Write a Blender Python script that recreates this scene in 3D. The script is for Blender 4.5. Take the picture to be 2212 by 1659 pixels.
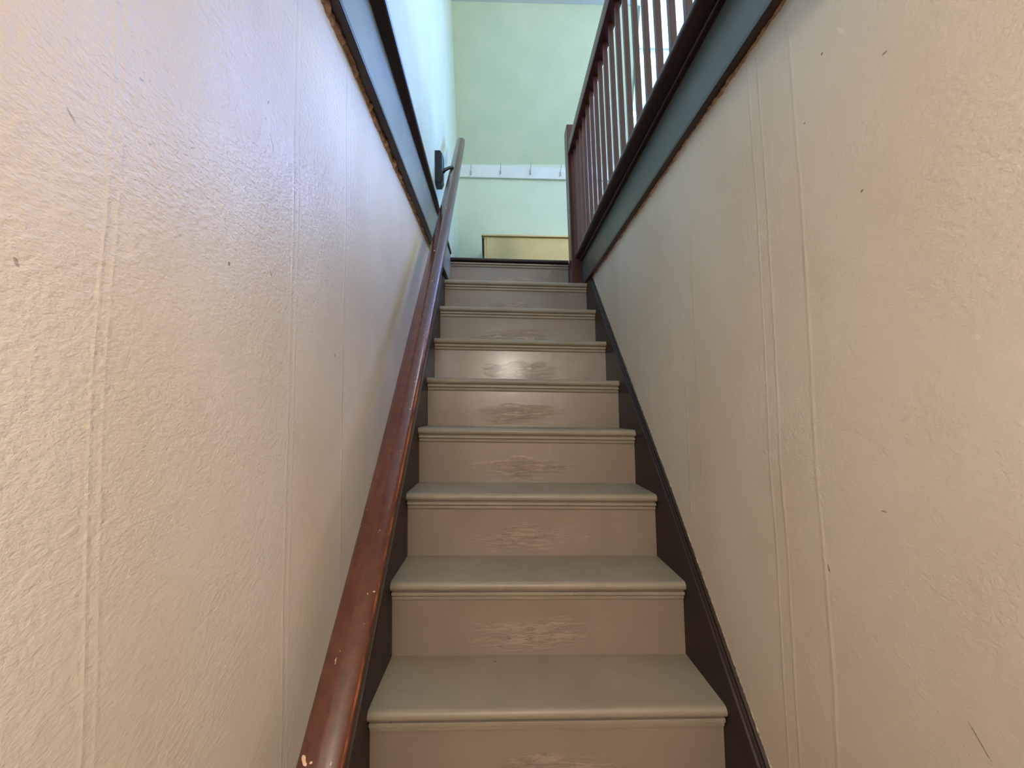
import bpy, bmesh, math, random
from mathutils import Vector, Matrix

for o in list(bpy.data.objects):
    bpy.data.objects.remove(o)
sc = bpy.context.scene
COL = sc.collection

# ------------------------------------------------------------------ camera
def cam_basis(yaw, pitch, roll):
    cy, sy, cp, sp = math.cos(yaw), math.sin(yaw), math.cos(pitch), math.sin(pitch)
    fwd = Vector((sy*cp, cy*cp, sp)); right = Vector((cy, -sy, 0)); up = right.cross(fwd)
    cr, sr = math.cos(roll), math.sin(roll)
    return right*cr + up*sr, up*cr - right*sr, fwd
cd = bpy.data.cameras.new('camera')
cam = bpy.data.objects.new('camera', cd); COL.objects.link(cam)
r_, u_, f_ = cam_basis(0.03212331, 0.06728466, -0.01579092)
cam.matrix_world = Matrix(((r_.x, u_.x, -f_.x, -0.10787696), (r_.y, u_.y, -f_.y, -0.7808826),
                           (r_.z, u_.z, -f_.z, 0.903727), (0, 0, 0, 1)))
cd.sensor_fit = 'HORIZONTAL'; cd.sensor_width = 36; cd.lens = 860/2212*36
cd.clip_start = 0.02; cd.clip_end = 60
sc.camera = cam

# ------------------------------------------------------------------ sky, lamps, exposure
w = bpy.data.worlds.new('sky'); sc.world = w; w.use_nodes = True
bg = w.node_tree.nodes['Background']
bg.inputs[0].default_value = (0.45, 0.72, 1.0, 1)
bg.inputs[1].default_value = 2.1

def portal(name, loc, rot, sx, sy):
    l = bpy.data.lights.new(name, 'AREA'); l.shape = 'RECTANGLE'; l.size = sx; l.size_y = sy
    l.energy = 1; l.cycles.is_portal = True
    o = bpy.data.objects.new(name, l); COL.objects.link(o); o.location = loc; o.rotation_euler = rot
def area(name, loc, rot, sx, sy, e, col, spread=180):
    l = bpy.data.lights.new(name, 'AREA'); l.shape = 'RECTANGLE'; l.size = sx; l.size_y = sy
    l.energy = e; l.color = col; l.spread = math.radians(spread)
    o = bpy.data.objects.new(name, l); COL.objects.link(o); o.location = loc; o.rotation_euler = rot
R = math.radians
WA = dict(x0=1.05, x1=2.15, z0=2.68, z1=4.08, y=2.56)        # dormer window
WB = dict(y0=-1.7, y1=-0.5, z0=2.75, z1=3.9, x=2.6)          # side window of the upper hall
# daylight just outside the two upstairs windows
area('daylight_dormer', (1.6, 2.68, 3.40), (R(-90), 0, 0), 1.16, 1.42, 260, (0.22, 0.41, 1.0))
area('daylight_side', (2.76, -1.1, 3.32), (0, R(90), 0), 1.2, 1.25, 122, (1.0, 0.97, 0.92))
# warm lamp on the ceiling of the lower hall, behind the viewer
def bulb(name, loc, e, col, rad):
    l = bpy.data.lights.new(name, 'POINT'); l.energy = e; l.color = col; l.shadow_soft_size = rad
    o = bpy.data.objects.new(name, l); COL.objects.link(o); o.location = loc
bulb('hall_lamp_light', (0.04, -1.62, 1.39), 45, (1.0, 0.905, 0.81), 0.11)
bulb('upper_hall_point_light', (1.2, 0.6, 3.85), 20, (1.0, 0.95, 0.86), 0.10)  # unseen warm point light in the upper hall, no lamp known there

sc.view_settings.view_transform = 'Standard'; sc.view_settings.look = 'None'
sc.view_settings.exposure = 0.0; sc.view_settings.gamma = 1.0
sc.view_settings.use_curve_mapping = False

# ------------------------------------------------------------------ materials
def lin(c):
    def f(v):
        v /= 255
        return v/12.92 if v <= 0.04045 else ((v+0.055)/1.055)**2.4
    return (f(c[0]), f(c[1]), f(c[2]), 1)

class NT:
    def __init__(s, name):
        s.m = bpy.data.materials.new(name); s.m.use_nodes = True
        s.t = s.m.node_tree; s.n = s.t.nodes; s.b = s.n['Principled BSDF']
        s.tc = s.n.new('ShaderNodeTexCoord').outputs['Object']
    def link(s, a, b): s.t.links.new(a, b)
    def setv(s, sock, v):
        if hasattr(v, 'links') or hasattr(v, 'is_linked'): s.link(v, sock)
        else: sock.default_value = v
    def mapping(s, sc_=(1, 1, 1), loc=(0, 0, 0), src=None):
        m = s.n.new('ShaderNodeMapping'); s.link(src or s.tc, m.inputs[0])
        m.inputs['Scale'].default_value = sc_; m.inputs['Location'].default_value = loc
        return m.outputs[0]
    def noise(s, vec, scale, detail=4, rough=0.55, dist=0):
        m = s.n.new('ShaderNodeTexNoise'); s.link(vec, m.inputs['Vector'])
        m.inputs['Scale'].default_value = scale; m.inputs['Detail'].default_value = detail
        m.inputs['Roughness'].default_value = rough; m.inputs['Distortion'].default_value = dist
        return m.outputs['Fac']
    def ramp(s, fac, a, b, ca=0., cb=1.):
        m = s.n.new('ShaderNodeMapRange'); m.clamp = True; s.setv(m.inputs[0], fac)
        m.inputs[1].default_value = a; m.inputs[2].default_value = b
        m.inputs[3].default_value = ca; m.inputs[4].default_value = cb
        return m.outputs[0]
    def math(s, op, a, b=0.0):
        m = s.n.new('ShaderNodeMath'); m.operation = op; s.setv(m.inputs[0], a); s.setv(m.inputs[1], b)
        return m.outputs[0]
    def mix(s, f, a, b):
        m = s.n.new('ShaderNodeMix'); m.data_type = 'RGBA'
        s.setv(m.inputs['Factor'], f); s.setv(m.inputs[6], a); s.setv(m.inputs[7], b)
        return m.outputs[2]
    def sep(s, vec=None):
        m = s.n.new('ShaderNodeSeparateXYZ'); s.link(vec or s.tc, m.inputs[0]); return m.outputs
    def gauss(s, v, c, wd):
        d = s.math('ABSOLUTE', s.math('SUBTRACT', v, c))
        return s.ramp(d, 0, wd, 1, 0)
    def bump(s, h, strength, dist=0.01, normal=None):
        m = s.n.new('ShaderNodeBump'); s.link(h, m.inputs['Height'])
        m.inputs['Strength'].default_value = strength; m.inputs['Distance'].default_value = dist
        if normal: s.link(normal, m.inputs['Normal'])
        return m.outputs[0]
    def out(s, col=None, rough=None, spec=None, normal=None, coat=None):
        if col is not None: s.setv(s.b.inputs['Base Color'], col)
        if rough is not None: s.setv(s.b.inputs['Roughness'], rough)
        if spec is not None: s.setv(s.b.inputs['Specular IOR Level'], spec)
        if normal is not None: s.link(normal, s.b.inputs['Normal'])
        if coat is not None:
            s.setv(s.b.inputs['Coat Weight'], coat); s.b.inputs['Coat Roughness'].default_value = 0.18
        return s.m

def wall_paint(name, col, col2, seams, gloss=0.5, seam=.6, spec=.5, nicks=()):
    t = NT(name)
    big = t.noise(t.mapping((1, 1.6, .7)), 2.6, 3)
    mid = t.noise(t.tc, 9, 4)
    c = t.mix(t.ramp(big, .35, .7), lin(col), lin(col2))
    marks = t.noise(t.mapping((1, 1, .55)), 34, 3, .6, 1.5)
    c = t.mix(t.ramp(marks, .76, .80, 0, .6), c, lin((120, 100, 78)))
    x, y, z = t.sep()
    for ny, nz, ry, rz, sl, nc in nicks:        # chips and rubbed marks in the paint
        dy = t.math('SUBTRACT', y, ny); dz_ = t.math('SUBTRACT', z, nz)
        dy = t.math('SUBTRACT', dy, t.math('MULTIPLY', dz_, sl))
        d = t.math('ADD', t.math('POWER', t.math('DIVIDE', dy, ry), 2.0), t.math('POWER', t.math('DIVIDE', dz_, rz), 2.0))
        d = t.math('ADD', d, t.math('MULTIPLY', t.math('SUBTRACT', t.noise(t.tc, 260, 3, .7), .5), 2.6))
        c = t.mix(t.ramp(d, .7, 1.2, .8, 0), c, lin(nc))
    wob = t.math('MULTIPLY', t.math('SUBTRACT', t.noise(t.mapping((1, 1, 1)), 2.0, 2), .5), .03)
    yy = t.math('ADD', y, wob)
    h = t.noise(t.mapping((1, 1, 1.5)), 170, 3, .6)
    peel = t.noise(t.mapping((1, 1, 1.3)), 85, 4, .6, .3)
    h = t.math('ADD', t.math('MULTIPLY', h, .5), t.math('MULTIPLY', peel, .7))
    h = t.math('MULTIPLY', h, t.ramp(t.noise(t.tc, 3.0, 2), .35, .65, .45, 1.0))
    for sy, wd, am in seams:
        am *= seam
        if am > 0: h = t.math('ADD', h, t.math('MULTIPLY', t.gauss(yy, sy, wd), am))
        else: h = t.math('SUBTRACT', h, t.math('MULTIPLY', t.gauss(yy, sy, wd), -am))
    h = t.math('ADD', h, t.math('MULTIPLY', mid, .8))
    n = t.bump(h, .52, .0036)
    rg = t.ramp(t.noise(t.tc, 5, 3), .3, .7, gloss-.03, gloss+.06)
    return t.out(c, rg, spec, n)

NL = [(-.478, 1.136, .0015, .004, -.8, (160, 142, 122)), (-.225, 1.353, .0010, .004, .4, (110, 98, 92)), (-.213, 1.299, .0012, .012, -.5, (150, 140, 135)),
      (-.296, 1.088, .002, .003, 0, (110, 90, 72)), (-.208, 1.107, .0012, .004, -.5, (120, 104, 90)), (-.237, .744, .0012, .010, .7, (235, 225, 210)),
      (-.506, 1.010, .0015, .003, -.4, (160, 142, 122)), (.02, 1.02, .002, .004, 0, (130, 110, 92))]
NR = [(-.211, 1.492, .0025, .009, .5, (226, 216, 200)), (-.175, 1.487, .0022, .0022, 0, (92, 66, 48)), (-.226, 1.222, .002, .0022, 0, (96, 74, 56)),
      (-.275, 1.393, .0035, .0016, 0, (120, 100, 80)), (-.351, .979, .002, .003, 0, (225, 216, 200)), (-.117, .634, .0018, .006, .3, (110, 92, 76)),
      (-.316, .519, .0012, .014, .7, (128, 110, 92)), (-.222, .753, .0045, .0012, 0, (140, 122, 100)), (-.13, 1.40, .0015, .002, 0, (120, 90, 66))]
M_wl = wall_paint('cream wall paint left', (219, 210, 198), (210, 197, 178),
                  [(-.447, .003, .4), (-.437, .003, .3), (-.15, .005, .6), (-.135, .004, .4), (.06, .0035, .8), (.085, .004, .4),
                   (.21, .004, .4), (.47, .004, .5), (.49, .004, .4), (.78, .004, .4)], .37, .38, .85, NL)
M_wr = wall_paint('cream wall paint right', (213, 203, 188), (206, 192, 172),
                  [(.36, .005, .5), (.345, .003, .3), (.292, .003, .5), (.01, .005, .5), (-.02, .005, .5), (-.107, .006, .5),
                   (.62, .003, .3), (.75, .003, .3), (1.0, .003, .3)], .46, nicks=NR)

def plain(name, col, rough=.5, col2=None, scale=8, bmp=0.0, bscale=80, spec=.5, metal=0):
    t = NT(name)
    c = lin(col)
    if col2: c = t.mix(t.ramp(t.noise(t.tc, scale, 4), .35, .68), lin(col), lin(col2))
    n = t.bump(t.noise(t.tc, bscale, 4), bmp, .003) if bmp else None
    t.b.inputs['Metallic'].default_value = metal
    return t.out(c, rough, spec, n)
M_green = plain('pale green wall paint', (206, 218, 198), .5, (199, 212, 192), 4, .35, 60)
M_slope = plain('rough pale green plaster', (198, 212, 186), .6, (190, 206, 180), 5, .6, 110)
M_ceil = plain('white ceiling paint', (214, 218, 214), .7, (206, 212, 208), 5, .2, 60)
M_white = plain('white gloss paint', (222, 228, 228), .35, (214, 220, 222), 8, .05)
M_floor = plain('worn floor boards', (92, 70, 50), .4, (78, 58, 42), 6, .1)
M_black = plain('black painted block', (16, 15, 15), .3, (12, 11, 12), 12, .05)
M_metal = plain('aged hook metal', (168, 168, 160), .4, None, 8, 0, 80, .5, .7)
M_cab = plain('mustard cream cabinet paint', (228, 206, 150), .45, (220, 196, 140), 6, .05)
M_cabtop = plain('pale cabinet top', (232, 212, 164), .4, (226, 206, 156), 6, .05)

def dark_wood(name, a, b, rough=.32, axis='z', coat=0.0, worn=None):
    t = NT(name)
    s = {'x': (3, 40, 40), 'y': (40, 3, 40), 'z': (40, 40, 3)}[axis]
    g = t.noise(t.mapping(s), 1.6, 6, .6, .4)
    c = t.mix(t.ramp(g, .3, .72), lin(a), lin(b))
    big = t.noise(t.tc, 7, 3)
    c = t.mix(t.ramp(big, .45, .8, 0, .5), c, lin(tuple(v*.6 for v in a)))
    if worn:
        chips = t.noise(t.mapping((1, .6, .6)), 75, 2, .5, .8)
        c = t.mix(t.ramp(chips, .715, .735), c, lin((214, 182, 150)))
    n = t.bump(t.noise(t.mapping(s), 3, 4), .12, .002)
    return t.out(c, rough, .5 if coat > .05 else .25, n, coat)
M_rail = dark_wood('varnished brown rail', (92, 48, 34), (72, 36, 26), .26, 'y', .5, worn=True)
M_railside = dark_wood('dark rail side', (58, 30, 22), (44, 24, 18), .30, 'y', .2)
def edge_mat():
    t = NT('rubbed orange rail edge')
    g = t.noise(t.mapping((2, .35, .35)), 40, 5, .7, .3)
    x, y, z = t.sep()
    g = t.math('MULTIPLY', t.ramp(g, .36, .60), t.ramp(y, .25, .75, 1, .12))
    c = t.mix(g, lin((70, 36, 26)), lin((178, 98, 58)))
    return t.out(c, .45, .4)
M_edge = edge_mat()
M_red = dark_wood('red brown varnished wood', (86, 40, 29), (66, 31, 25), .35, 'z', .1)
M_redd = dark_wood('dark brown varnished trim', (58, 34, 28), (44, 26, 22), .35, 'y', .1)
M_skirt = dark_wood('dark skirt board', (50, 32, 26), (40, 26, 21), .42, 'y', .05)
def fascia_mat(name, ca, cb, rg):
    t = NT(name)
    c = t.mix(t.ramp(t.noise(t.tc, 7, 4), .3, .7), lin(ca), lin(cb))
    scr = t.noise(t.mapping((1, 1.2, 2.2)), 22, 6, .75, 1.6)
    c = t.mix(t.ramp(scr, .655, .69, 0, .6), c, lin((150, 152, 146)))
    n = t.bump(t.noise(t.tc, 30, 4), .25, .003)
    return t.out(c, rg, .7, n)
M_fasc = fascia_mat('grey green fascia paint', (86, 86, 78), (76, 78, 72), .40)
M_fasc_lit = fascia_mat('grey green fascia paint with window light', (134, 141, 140), (118, 126, 126), .34)  # same fascia paint, made paler and bluer to carry the window's light
M_plaster = plain('broken raw plaster', (186, 148, 118), .9, (128, 96, 72), 60, .9, 160)
M_caulk = plain('cracked wall caulk', (205, 190, 165), .8, (92, 78, 62), 90, .8, 160)

def stair_paint(name, tread):
    t = NT(name)
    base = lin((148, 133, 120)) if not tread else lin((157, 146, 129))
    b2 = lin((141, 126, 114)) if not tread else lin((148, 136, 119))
    oi = t.n.new('ShaderNodeObjectInfo')
    off = t.n.new('ShaderNodeVectorMath'); off.operation = 'SCALE'
    cmb = t.n.new('ShaderNodeCombineXYZ')
    t.link(oi.outputs['Random'], cmb.inputs[0]); t.link(oi.outputs['Random'], cmb.inputs[2])
    t.link(cmb.outputs[0], off.inputs[0]); off.inputs['Scale'].default_value = 37
    add = t.n.new('ShaderNodeVectorMath'); add.operation = 'ADD'
    t.link(t.tc, add.inputs[0]); t.link(off.outputs[0], add.inputs[1])
    v = add.outputs[0]
    c = t.mix(t.ramp(t.noise(t.mapping((1, 1, 1), src=v), 6, 4), .35, .65), base, b2)
    x, y, z = t.sep()
    if not tread:
        # object origin of a riser is the middle of its foot: kicked, chipped paint low in the middle
        ex = t.math('POWER', t.math('DIVIDE', t.math('ADD', x, .02), .20), 2.0)
        ez = t.math('POWER', t.math('DIVIDE', t.math('SUBTRACT', z, .055), .050), 2.0)
        wob = t.noise(t.mapping((4, 4, 14), src=v), 2.2, 4, .6)
        mask = t.ramp(t.math('ADD', t.math('ADD', ex, ez), t.math('MULTIPLY', t.math('SUBTRACT', wob, .5), 3.2)), 0.1, 1.0, 1, 0)
        st = t.noise(t.mapping((9, 20, 60), src=v), 1.6, 7, .68, .9)
        fine = t.noise(t.mapping((1, 1, 1.6), src=v), 60, 5, .7, 1)
        hit = t.math('MULTIPLY', mask, t.ramp(st, .47, .54))
        spots = t.math('MULTIPLY', mask, t.ramp(fine, .60, .64))
        c = t.mix(t.math('MULTIPLY', hit, .42), c, lin((196, 170, 146)))
        c = t.mix(t.math('MULTIPLY', spots, .6), c, lin((84, 66, 52)))
        h = t.math('ADD', t.math('MULTIPLY', t.noise(t.mapping((14, 1, 2), src=v), 3, 4), .35),
                   t.math('MULTIPLY', t.math('MULTIPLY', mask, t.ramp(st, .42, .58)), .9))
        h = t.math('ADD', h, t.math('MULTIPLY', t.noise(t.mapping((1.5, 1, 14), src=v), 9, 4), .15))
        n = t.bump(h, .5, .003)
        return t.out(c, .33, .6, n, .4)
    dirt = t.noise(t.mapping((3, 3, 3), src=v), 16, 3, .5)
    c = t.mix(t.ramp(dirt, .735, .76, 0, .6), c, lin((58, 48, 38)))
    n = t.bump(t.noise(t.mapping((2, 14, 14), src=v), 3, 4), .2, .002)
    return t.out(c, .42, .5, n)
M_riser = stair_paint('taupe riser paint', False)
M_tread = stair_paint('taupe tread paint', True)

def glass_mat():
    m = bpy.data.materials.new('window glass'); m.use_nodes = True
    n = m.node_tree.nodes; l = m.node_tree.links; n.clear()
    o = n.new('ShaderNodeOutputMaterial'); tr = n.new('ShaderNodeBsdfTransparent'); gl = n.new('ShaderNodeBsdfGlossy')
    gl.inputs['Roughness'].default_value = .02
    mx = n.new('ShaderNodeMixShader'); mx.inputs[0].default_value = .06
    l.new(tr.outputs[0], mx.inputs[1]); l.new(gl.outputs[0], mx.inputs[2])
    l.new(mx.outputs[0], o.inputs[0]); return m
M_glass = glass_mat()

# ------------------------------------------------------------------ mesh helpers
class MB:
    def __init__(s): s.bm = bmesh.new()
    def box(s, x0, x1, y0, y1, z0, z1, tilt=0.0, skew=0.0):
        P = [s.bm.verts.new((x, y+skew*x, z+tilt*x)) for x in (x0, x1) for y in (y0, y1) for z in (z0, z1)]
        for f in ((0, 1, 3, 2), (4, 6, 7, 5), (0, 4, 5, 1), (2, 3, 7, 6), (0, 2, 6, 4), (1, 5, 7, 3)):
            s.bm.faces.new([P[i] for i in f])
        return s
    def loft(s, rings, mats=None, closed=True):
        R_ = [[s.bm.verts.new(p) for p in r] for r in rings]
        n = len(rings[0])
        for a, b in zip(R_, R_[1:]):
            for i in range(n if closed else n-1):
                f = s.bm.faces.new((a[i], a[(i+1) % n], b[(i+1) % n], b[i]))
                if mats: f.material_index = mats[i]
        if closed:
            s.bm.faces.new(R_[0][::-1]); s.bm.faces.new(R_[-1])
        return s
    def extrude_x(s, prof, x0, x1, tilt=0.0, skew=0.0, nseg=1):
        xs = [x0+(x1-x0)*i/nseg for i in range(nseg+1)]
        return s.loft([[(x, y+skew*x, z+tilt*x) for y, z in prof] for x in xs])
    def prism_x(s, poly, x0, x1): return s.extrude_x(poly, x0, x1)
    def tube(s, pts, rad, n=8):
        rings = []
        for i, p in enumerate(pts):
            a = Vector(pts[max(i-1, 0)]); b = Vector(pts[min(i+1, len(pts)-1)]); d = (b-a).normalized()
            u = d.cross(Vector((0, 0, 1)))
            if u.length < .1: u = d.cross(Vector((0, 1, 0)))
            u.normalize(); v = d.cross(u)
            rr = rad[i] if isinstance(rad, (list, tuple)) else rad
            rings.append([tuple(Vector(p)+u*rr*math.cos(2*math.pi*k/n)+v*rr*math.sin(2*math.pi*k/n)) for k in range(n)])
        return s.loft(rings)
    def build(s, name, mats, parent=None, origin=(0, 0, 0), bevel=0.0, smooth=False):
        bmesh.ops.recalc_face_normals(s.bm, faces=s.bm.faces)
        org = Vector(origin)
        for v in s.bm.verts: v.co -= org
        me = bpy.data.meshes.new(name); s.bm.to_mesh(me); s.bm.free()
        if not isinstance(mats, (list, tuple)): mats = [mats]
        for m in mats: me.materials.append(m)
        if smooth:
            for p in me.polygons: p.use_smooth = True
        o = bpy.data.objects.new(name, me); COL.objects.link(o)
        if parent is not None:
            o.parent = parent; o.location = org - parent.location
        else: o.location = org
        if bevel:
            b = o.modifiers.new('bevel', 'BEVEL'); b.width = bevel; b.segments = 2; b.limit_method = 'ANGLE'
        if smooth:
            e = o.modifiers.new('es', 'EDGE_SPLIT'); e.split_angle = R(38)
        return o
def struct(o): o['kind'] = 'structure'; return o
def thing(name, loc, label, cat, group=None):
    o = bpy.data.objects.new(name, None); COL.objects.link(o); o.location = loc
    o.empty_display_size = .1
    o['label'] = label; o['category'] = cat
    if group: o['group'] = group
    return o

# ------------------------------------------------------------------ dimensions (metres)
RISE, RUN, TILT, SKEW = 0.20839446, 0.18937258, -0.02953563, 0.0068
XL, XR = -0.42, 0.42            # stair sides
XWL, XWR = -0.435, 0.435        # plaster walls of the stair passage
ZB = -4*RISE                    # lower hall floor
YB, YH = -2.6, -0.34            # back wall, edge of the lower ceiling
ZL = 9*RISE                     # landing level
XE, YF = 2.6, 2.54              # upper hall: right wall, knee wall
ZC = 4.09                       # upstairs ceiling
UL, FZ = 1.668, 1.835           # underside of right fascia, underside of its floor nosing

# ------------------------------------------------------------------ shell, lower hall
struct(MB().box(XWL-.12, XWL, YB, 1.80, ZB, 1.72).build('wall_left', M_wl))
struct(MB().box(XWR, XWR+.12, YB, 1.80, ZB, 1.68).build('wall_right', M_wr))
struct(MB().box(XWL-.12, XWR+.12, YB-.12, YB, ZB, 1.56).build('wall_back', M_wr))
struct(MB().box(XWL-.12, XWR+.12, YB-.12, 1.9, ZB-.1, ZB).build('floor_lower_hall', M_floor))
struct(MB().box(XWL-.12, XWR+.12, YB-.12, YH, 1.56, 1.70).build('ceiling_lower_hall', M_ceil))
# ------------------------------------------------------------------ upper floor
struct(MB().box(XWL-.12, XE+.1, YB-.12, YH-.0, 1.70, 1.862).build('floor_upper_hall_back', M_floor))
struct(MB().box(.45, XE+.1, YH, 1.74, 1.70, 1.862).build('floor_upper_hall_right', M_floor))
struct(MB().box(XWL-.12, XE+.1, 1.74, YF+.2, 1.72, 1.862, TILT*.4).build('floor_landing', M_floor))
# ------------------------------------------------------------------ upper walls
struct(MB().box(-.56, -.44, YB, YF+.2, 1.9, ZC+.05).build('wall_left_upper', M_green))
struct(MB().box(-.56, XE+.1, YB-.12, YB, 1.862, ZC+.05).build('wall_back_upper', M_green))
struct(MB().box(-.56, XE+.1, YB-.12, WA['y']+.1, ZC, ZC+.1, -.006).build('ceiling_upper', M_ceil))
b = MB()
b.box(-.44, WA['x0'], YF, YF+.1, 1.80, 3.08)
b.box(WA['x1'], XE, YF, YF+.1, 1.80, 3.08)
b.box(WA['x0'], WA['x1'], YF, YF+.1, 1.80, WA['z0'])
struct(b.build('wall_far', M_green))
b = MB()
dy, dz = -.415, 1.05
for x0, x1 in ((-.44, WA['x0']), (WA['x1'], XE)):
    b.prism_x([(YF, 3.04), (YF+dy*1.02, 3.04+dz*1.02), (YF+dy*1.02+.12, 3.04+dz*1.02), (YF+.12, 3.04)], x0, x1)
struct(b.build('wall_far_slope', M_slope))
b = MB()
b.prism_x([(YF, 3.04), (YF+dy, 3.04+dz), (WA['y']+.1, ZC), (WA['y']+.1, 3.04)], WA['x0']-.02, WA['x0'])
b.prism_x([(YF, 3.04), (YF+dy, 3.04+dz), (WA['y']+.1, ZC), (WA['y']+.1, 3.04)], WA['x1'], WA['x1']+.02)
struct(b.build('wall_dormer', M_green))
b = MB()
b.box(XE, XE+.1, YB, WB['y0'], 1.80, ZC); b.box(XE, XE+.1, WB['y1'], WA['y']+.1, 1.80, ZC)
b.box(XE, XE+.1, WB['y0'], WB['y1'], 1.80, WB['z0']); b.box(XE, XE+.1, WB['y0'], WB['y1'], WB['z1'], ZC)
struct(b.build('wall_right_upper', M_green))

def window_y(name, x0, x1, y, z0, z1, zr):
    b = MB(); fw = .045
    b.box(x0, x0+fw, y-.05, y+.04, z0, z1); b.box(x1-fw, x1, y-.05, y+.04, z0, z1)
    b.box(x0, x1, y-.06, y+.04, z1-fw, z1+.10); b.box(x0, x1, y-.09, y+.04, z0-.0, z0+fw)
    b.box(x0+fw, x1-fw, y-.03, y+.03, zr-.035, zr+.035)
    r = struct(b.build(name, M_white, origin=((x0+x1)/2, y, z0), bevel=.004))
    g = MB().box(x0+fw, x1-fw, y+.006, y+.010, z0+fw, z1-fw).build('glass_pane', M_glass, r, origin=((x0+x1)/2, y, z0))
    return r
window_y('window_1', WA['x0'], WA['x1'], WA['y'], WA['z0'], WA['z1'], 3.56)
b = MB(); fw = .05
y0, y1, z0, z1, X = WB['y0'], WB['y1'], WB['z0'], WB['z1'], WB['x']
b.box(X-.02, X+.08, y0, y0+fw, z0, z1); b.box(X-.02, X+.08, y1-fw, y1, z0, z1)
b.box(X-.02, X+.08, y0, y1, z1-fw, z1); b.box(X-.05, X+.08, y0, y1, z0, z0+fw)
b.box(X, X+.06, y0, y1, (z0+z1)/2-.03, (z0+z1)/2+.03)
w2 = struct(b.build('window_2', M_white, origin=(X, y0, z0), bevel=.004))
MB().box(X+.03, X+.034, y0+fw, y1-fw, z0+fw, z1-fw).build('glass_pane', M_glass, w2, origin=(X, y0, z0))

# ------------------------------------------------------------------ stairwell edges: fascia boards, floor nosings, ragged plaster
def nosing_along_y(pts, zb, zt, side):
    """floor nosing strip; pts = (y, x of rounded edge, x of back edge)."""
    rings = []
    h = (zt-zb)/2
    for y, xe, xb in pts:
        r = [(xb, y, zb), ]
        cx = xe - side*(-h)
        for k in range(7):
            a = -math.pi/2 + math.pi*k/6
            r.append((xe+side*h - side*h*math.cos(a), y, zb+h+h*math.sin(a)))
        r.append((xb, y, zt)); rings.append(r)
    return MB().loft(rings)
# right side
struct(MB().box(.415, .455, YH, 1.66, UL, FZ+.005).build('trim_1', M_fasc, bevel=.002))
struct(MB().box(.4125, .437, YH, 1.655, UL-.006, UL+.007).build('trim_2', M_redd, bevel=.002))
struct(nosing_along_y([(YH, .356, .46), (.055, .358, .46), (.72, .360, .46), (1.63, .370, .46)], FZ, 1.862, 1).build('trim_3', M_redd, smooth=True))
struct(MB().box(.399, .417, YH, 1.63, FZ-.014, FZ+.002).build('trim_4', M_redd, bevel=.004))
# left side
LZ, LN = 1.705, 1.900
struct(MB().box(-.455, -.408, YH, 1.72, LZ, LN+.005).build('trim_5', M_fasc_lit, bevel=.002))
struct(MB().box(-.438, -.4055, YH, 1.71, LZ-.006, LZ+.007).build('trim_6', M_redd, bevel=.002))
struct(nosing_along_y([(YH, -.366, -.46), (.126, -.371, -.46), (.619, -.381, -.46), (1.70, -.399, -.46)], LN, LN+.025, -1).build('trim_7', M_redd, smooth=True))
# front header of the stairwell above the lower ceiling
struct(MB().box(XWL-.1, XWR+.1, YH-.001, YH+.014, 1.555, 1.868).build('trim_8', M_fasc, bevel=.002))

def ragged(name, mat, line, x, side, w0, w1, step=.012, seed=1, th=.003):
    """broken plaster / caulk edge that hugs a line on a wall; line(y)->z of its upper limit."""
    rnd = random.Random(seed)
    y = line[0][0]; rings = []; cur = (w0+w1)/2
    def zat(yy):
        for (a, za), (c, zc) in zip(line, line[1:]):
            if yy <= c: return za+(zc-za)*(yy-a)/(c-a)
        return line[-1][1]
    while y <= line[-1][0]:
        cur += rnd.uniform(-1, 1)*(w1-w0)*.35; cur = max(w0, min(w1, cur))
        z = zat(y); t = th*rnd.uniform(.4, 1.3)
        rings.append([(x+side*.003, y, z+.004), (x-side*t, y, z+.004), (x-side*t*rnd.uniform(.7, 1.2), y, z-cur*.5), (x+side*.003, y, z-cur)])
        y += step*rnd.uniform(.5, 1.4)
    return struct(MB().loft(rings).build(name, mat))
ragged('trim_9', M_plaster, [(YH+.02, UL-.004), (1.46, UL-.004)], XWR, 1, .003, .017, step=.009, seed=3, th=.004)
ragged('trim_10', M_plaster, [(YH+.02, LZ-.004), (1.62, LZ-.004)], XWL, -1, .011, .027, step=.009, seed=5, th=.008)

# skirt boards climbing beside the steps
SK = [(-.62, -.60), (.07, .171), (.482, .640), (1.438, 1.660), (1.70, 1.945)]
def skirt(name, side, xf, xw, line=SK):
    sec = [(0, -.40), (0, -.034), (.3, -.030), (.25, -.022), (.55, -.016), (.55, -.006), (1.0, 0), (1.3, 0), (1.3, -.40)]
    rings = [[(xf+(xw-xf)*u, y, z+dz_) for u, dz_ in sec] for y, z in line]
    return struct(MB().loft(rings).build(name, M_skirt))
skirt('trim_11', 1, .42, .437)
skirt('trim_12', -1, -.42, -.437, [(-.62, -.58), (.07, .185), (.482, .655), (1.438, 1.685), (1.70, 1.895)])
ragged('trim_13', M_caulk, [(y, z+.004) for y, z in SK[:4]], XWR, 1, -.001, .006, step=.008, seed=9, th=.0015)

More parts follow.
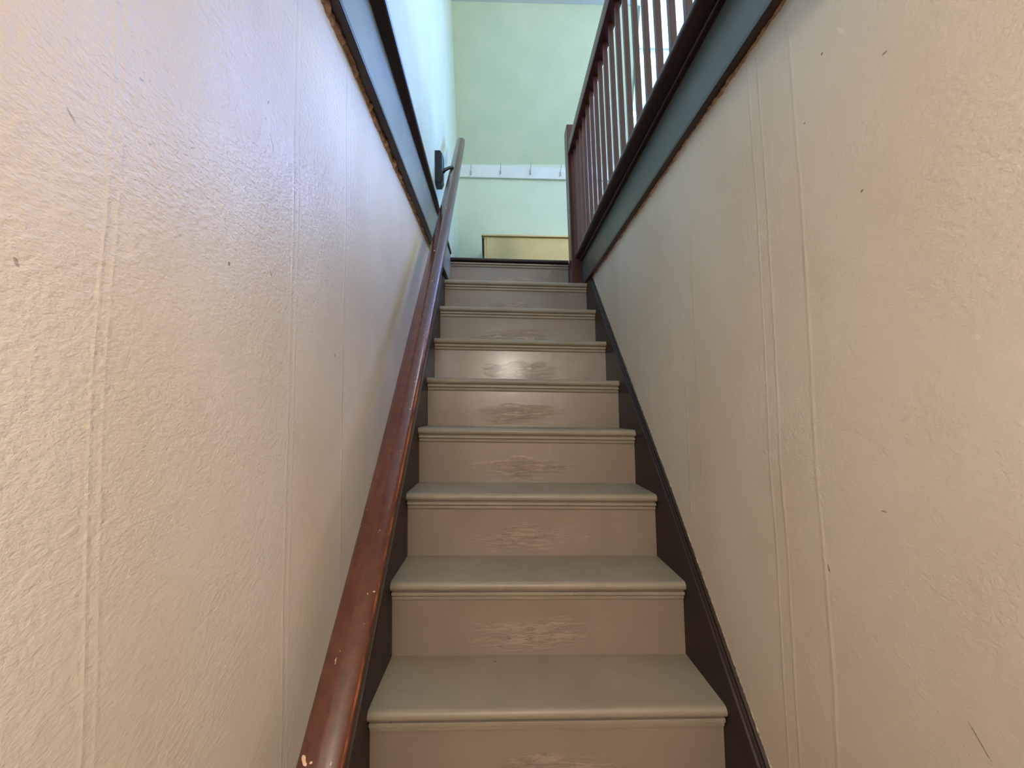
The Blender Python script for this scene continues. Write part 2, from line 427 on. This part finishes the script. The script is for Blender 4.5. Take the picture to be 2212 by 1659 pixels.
# ------------------------------------------------------------------ staircase
st = thing('staircase', (0, 0, ZB), 'steep straight staircase painted taupe, scuffed risers, climbing between two cream walls', 'staircase')
for k in range(-3, 9):
    y, z = k*RUN, k*RISE
    th = .026; h = th/2
    prof = []
    for i in range(9):
        a = math.pi/2 + math.pi*i/8
        prof.append((y+h+h*math.cos(a)*1.0, z-h+h*math.sin(a)))
    prof += [(y+RUN+.040, z-th), (y+RUN+.040, z)]
    MB().extrude_x(prof, XL, XR, TILT, SKEW, 4).build('tread', M_tread, st, (0, y, z), smooth=True)
for k in range(-3, 10):
    y, z = k*RUN+.022, k*RISE
    zb = (k-1)*RISE
    MB().box(XL, XR if k < 9 else .3485, y, y+.018, zb-.004, z-.024, TILT, SKEW).build('riser', M_riser, st, (0, y, zb))
    # stepped cove moulding under the nosing
    c = [(y+.002, z-.0255), (y-.006, z-.0255), (y-.006, z-.0295), (y-.0145, z-.030), (y-.0145, z-.039), (y-.004, z-.040), (y-.004, z-.0425), (y-.009, z-.043), (y-.0075, z-.052), (y-.001, z-.056), (y+.002, z-.056)]
    MB().extrude_x(c, XL+.001, XR-.001 if k < 9 else .3485, TILT, SKEW).build('cove_moulding', M_tread, st, (0, y, z), bevel=.0015)
y, z = 9*RUN, ZL
h = .010
prof = [(y+h+h*math.cos(math.pi/2+math.pi*i/8), z-h+h*math.sin(math.pi/2+math.pi*i/8)) for i in range(9)] + [(y+.09, z-.02), (y+.09, z)]
o = MB().extrude_x(prof, -.425, .3485, TILT, SKEW).build('landing_nosing', M_redd, st, (0, y, z), smooth=True)
o['label'] = 'dark varnished wood landing edge'

# ------------------------------------------------------------------ wall handrail on the left
hr = thing('wall_handrail', (-.345, -.6, .07), 'brown varnished wooden handrail with rubbed orange edge, along the left wall', 'handrail')
path = [(-.66, .035), (-.45, .235), (-.237, .455), (.045, .752), (.36, 1.105), (.70, 1.492), (1.05, 1.895), (1.40, 2.300), (1.735, 2.700)]
def catmull(P, n=6):
    out = []
    for i in range(len(P)-1):
        p0 = P[max(i-1, 0)]; p1 = P[i]; p2 = P[i+1]; p3 = P[min(i+2, len(P)-1)]
        for k in range(n):
            t = k/n
            out.append(tuple(.5*((2*p1[j])+(-p0[j]+p2[j])*t+(2*p0[j]-5*p1[j]+4*p2[j]-p3[j])*t*t+(-p0[j]+3*p1[j]-3*p2[j]+p3[j])*t**3) for j in range(2)))
    out.append(P[-1]); return out
pp = catmull(path)
# section (u across, v along the rail's normal), top at v = 0; fluted top, worn arris on the stair side
SEC = [(-.0300, -.008), (-.0290, -.0045), (-.0265, -.0020), (-.0190, .0010), (-.0150, .0022), (-.0110, .0026), (-.0070, .0034), (-.0030, .0042), (.0010, .0043), (.0050, .0036), (.0100, .0032),
       (.0165, .0014), (.0240, -.0016), (.0278, -.0045), (.0300, -.0085), (.0300, -.014), (.0265, -.018), (.0285, -.025), (.0275, -.042), (-.0275, -.042), (-.0300, -.025)]
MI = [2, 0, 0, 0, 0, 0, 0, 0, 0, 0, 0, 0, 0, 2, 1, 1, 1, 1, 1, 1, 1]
rings = []
for i, (y, z) in enumerate(pp):
    a = pp[max(i-1, 0)]; c = pp[min(i+1, len(pp)-1)]
    d = Vector((0, c[0]-a[0], c[1]-a[1])).normalized(); nrm = Vector((0, -d.z, d.y))
    if nrm.z < 0: nrm = -nrm
    tt = i/(len(pp)-1)
    wsc = 1.0 - .13*max(0, (tt-.55)/.45)
    cx = -.345 + .005*max(0, (tt-.6)/.4)
    rings.append([(cx+u*wsc, y+nrm.y*v, z+nrm.z*v) for u, v in SEC])
MB().loft(rings, MI).build('rail', [M_rail, M_railside, M_edge], hr, (-.345, .2, .9), smooth=True)
# bracket: chamfered black block and iron arm
bx0, bx1, by0, by1, bz0, bz1 = -.44, -.402, 1.30, 1.375, 2.142, 2.322
c1 = .018
sec = [(bx0, bz0), (bx1-.010, bz0), (bx1, bz0+c1), (bx1, bz1-c1), (bx1-.010, bz1), (bx0, bz1)]
cy = .016
rings = [[(x, by0, z) for x, z in sec]]
rings += [[(x if x == bx0 else x+.004, by0+cy, z) for x, z in sec], [(x if x == bx0 else x+.004, by1-cy, z) for x, z in sec], [(x, by1, z) for x, z in sec]]
MB().loft(rings).build('bracket_block', M_black, hr, (-.43, 1.33, 2.23), bevel=.002)
MB().tube([(-.401, 1.335, 2.225), (-.390, 1.335, 2.232), (-.368, 1.345, 2.250), (-.350, 1.36, 2.262)], [.013, .009, .008, .009], 10).build('bracket_arm', M_black, hr, (-.4, 1.335, 2.23), smooth=True)

# ------------------------------------------------------------------ balustrade of the upper hall
bal = thing('balustrade', (.385, .6, 1.862), 'reddish brown wooden balustrade with slim square balusters along the open stairwell', 'balustrade')
def lean(z): return -.012*(z-1.862)
def post(name, x0, x1, y0, y1, z0, z1, mat, bev, parent):
    b = MB()
    ring = lambda z: [(x0+lean(z), y0, z), (x1+lean(z), y0, z), (x1+lean(z), y1, z), (x0+lean(z), y1, z)]
    b.loft([ring(z0), ring(z1)])
    return b.build(name, mat, parent, ((x0+x1)/2, y0, z0), bevel=bev)
post('newel_post', .350, .424, 1.61, 1.7035, 1.6585, 2.708, M_red, .003, bal)
rail_top = 2.580
b = MB()
sec = [(.003, -.062), (0, -.055), (0, -.006), (.006, 0), (.052, 0), (.058, -.006), (.058, -.055), (.055, -.062)]
b.loft([[(.345+u, y, rail_top+v) for u, v in sec] for y in (YH-.3, 1.612)])
o = b.build('top_rail', M_red, bal, (.37, .6, rail_top))
k = 0
yb = 1.560
while yb > -.32:
    post('baluster', .378, .396, yb, yb+.018, 1.861, rail_top-.060, M_red, .0015, bal)
    yb -= .0885

# ------------------------------------------------------------------ coat hook board on the knee wall
cr_ = thing('coat_rack', (0, YF, 2.95), 'white painted board with small wire coat hooks, on the far green wall', 'coat rack')
MB().loft([[(x, YF-.02, z0), (x, YF, z0), (x, YF, z1), (x, YF-.02, z1)] for x, z0, z1 in ((-.427, 2.916, 3.024), (.475, 2.896, 2.997), (.9, 2.886, 2.987))]).build('backboard', M_white, cr_, (0, YF, 2.95), bevel=.002)
hook_at = [(-.327, 2.995), (-.073, 3.004), (.185, 3.002), (.445, 2.992), (.70, 2.985)]
first = None
for x, zt in hook_at:
    if first is None:
        b = MB(); yy = YF-.02
        b.tube([(x+.006, yy-.045, zt+.008), (x+.004, yy-.034, zt-.006), (x+.001, yy-.012, zt-.030), (x, yy-.004, zt-.040), (x, yy-.003, zt-.066),
                (x-.001, yy-.018, zt-.078), (x-.002, yy-.030, zt-.070), (x-.002, yy-.033, zt-.058)], .0022, 8)
        b.box(x-.007, x+.007, yy-.004, yy+.001, zt-.062, zt-.034)
        first = b.build('hook', M_metal, cr_, (x, YF, zt), smooth=False)
        fx, fz = x, zt
    else:
        c = first.copy(); c.parent = cr_; c.location = first.location + Vector((x-fx, 0, zt-fz)); COL.objects.link(c)

# ------------------------------------------------------------------ low cabinet on the landing
cab = thing('low_cabinet', (.25, 2.35, 1.86), 'low mustard cream cabinet with overhanging top on the landing under the coat hooks', 'cabinet')
t_ = -.022
zt = 2.252
MB().box(-.209, .80, 2.205, 2.50, 1.875, zt-.012, t_).build('body', M_cab, cab, (.25, 2.3, 1.875), bevel=.002)
MB().box(-.229, .82, 2.185, 2.52, zt-.012, zt+.002, t_).build('top_board', M_cabtop, cab, (.25, 2.3, zt), bevel=.002)
MB().box(-.190, .785, 2.199, 2.206, 1.90, zt-.019, t_).build('front_panel', M_cab, cab, (.25, 2.2, 1.9), bevel=.001)
o = MB().box(-.227, -.2085, 2.24, 2.50, zt-.108, zt-.012, t_).build('side_cleat', M_redd, cab, (-.218, 2.3, zt-.1))
o['label'] = 'dark wooden cleat under the left end of the top'
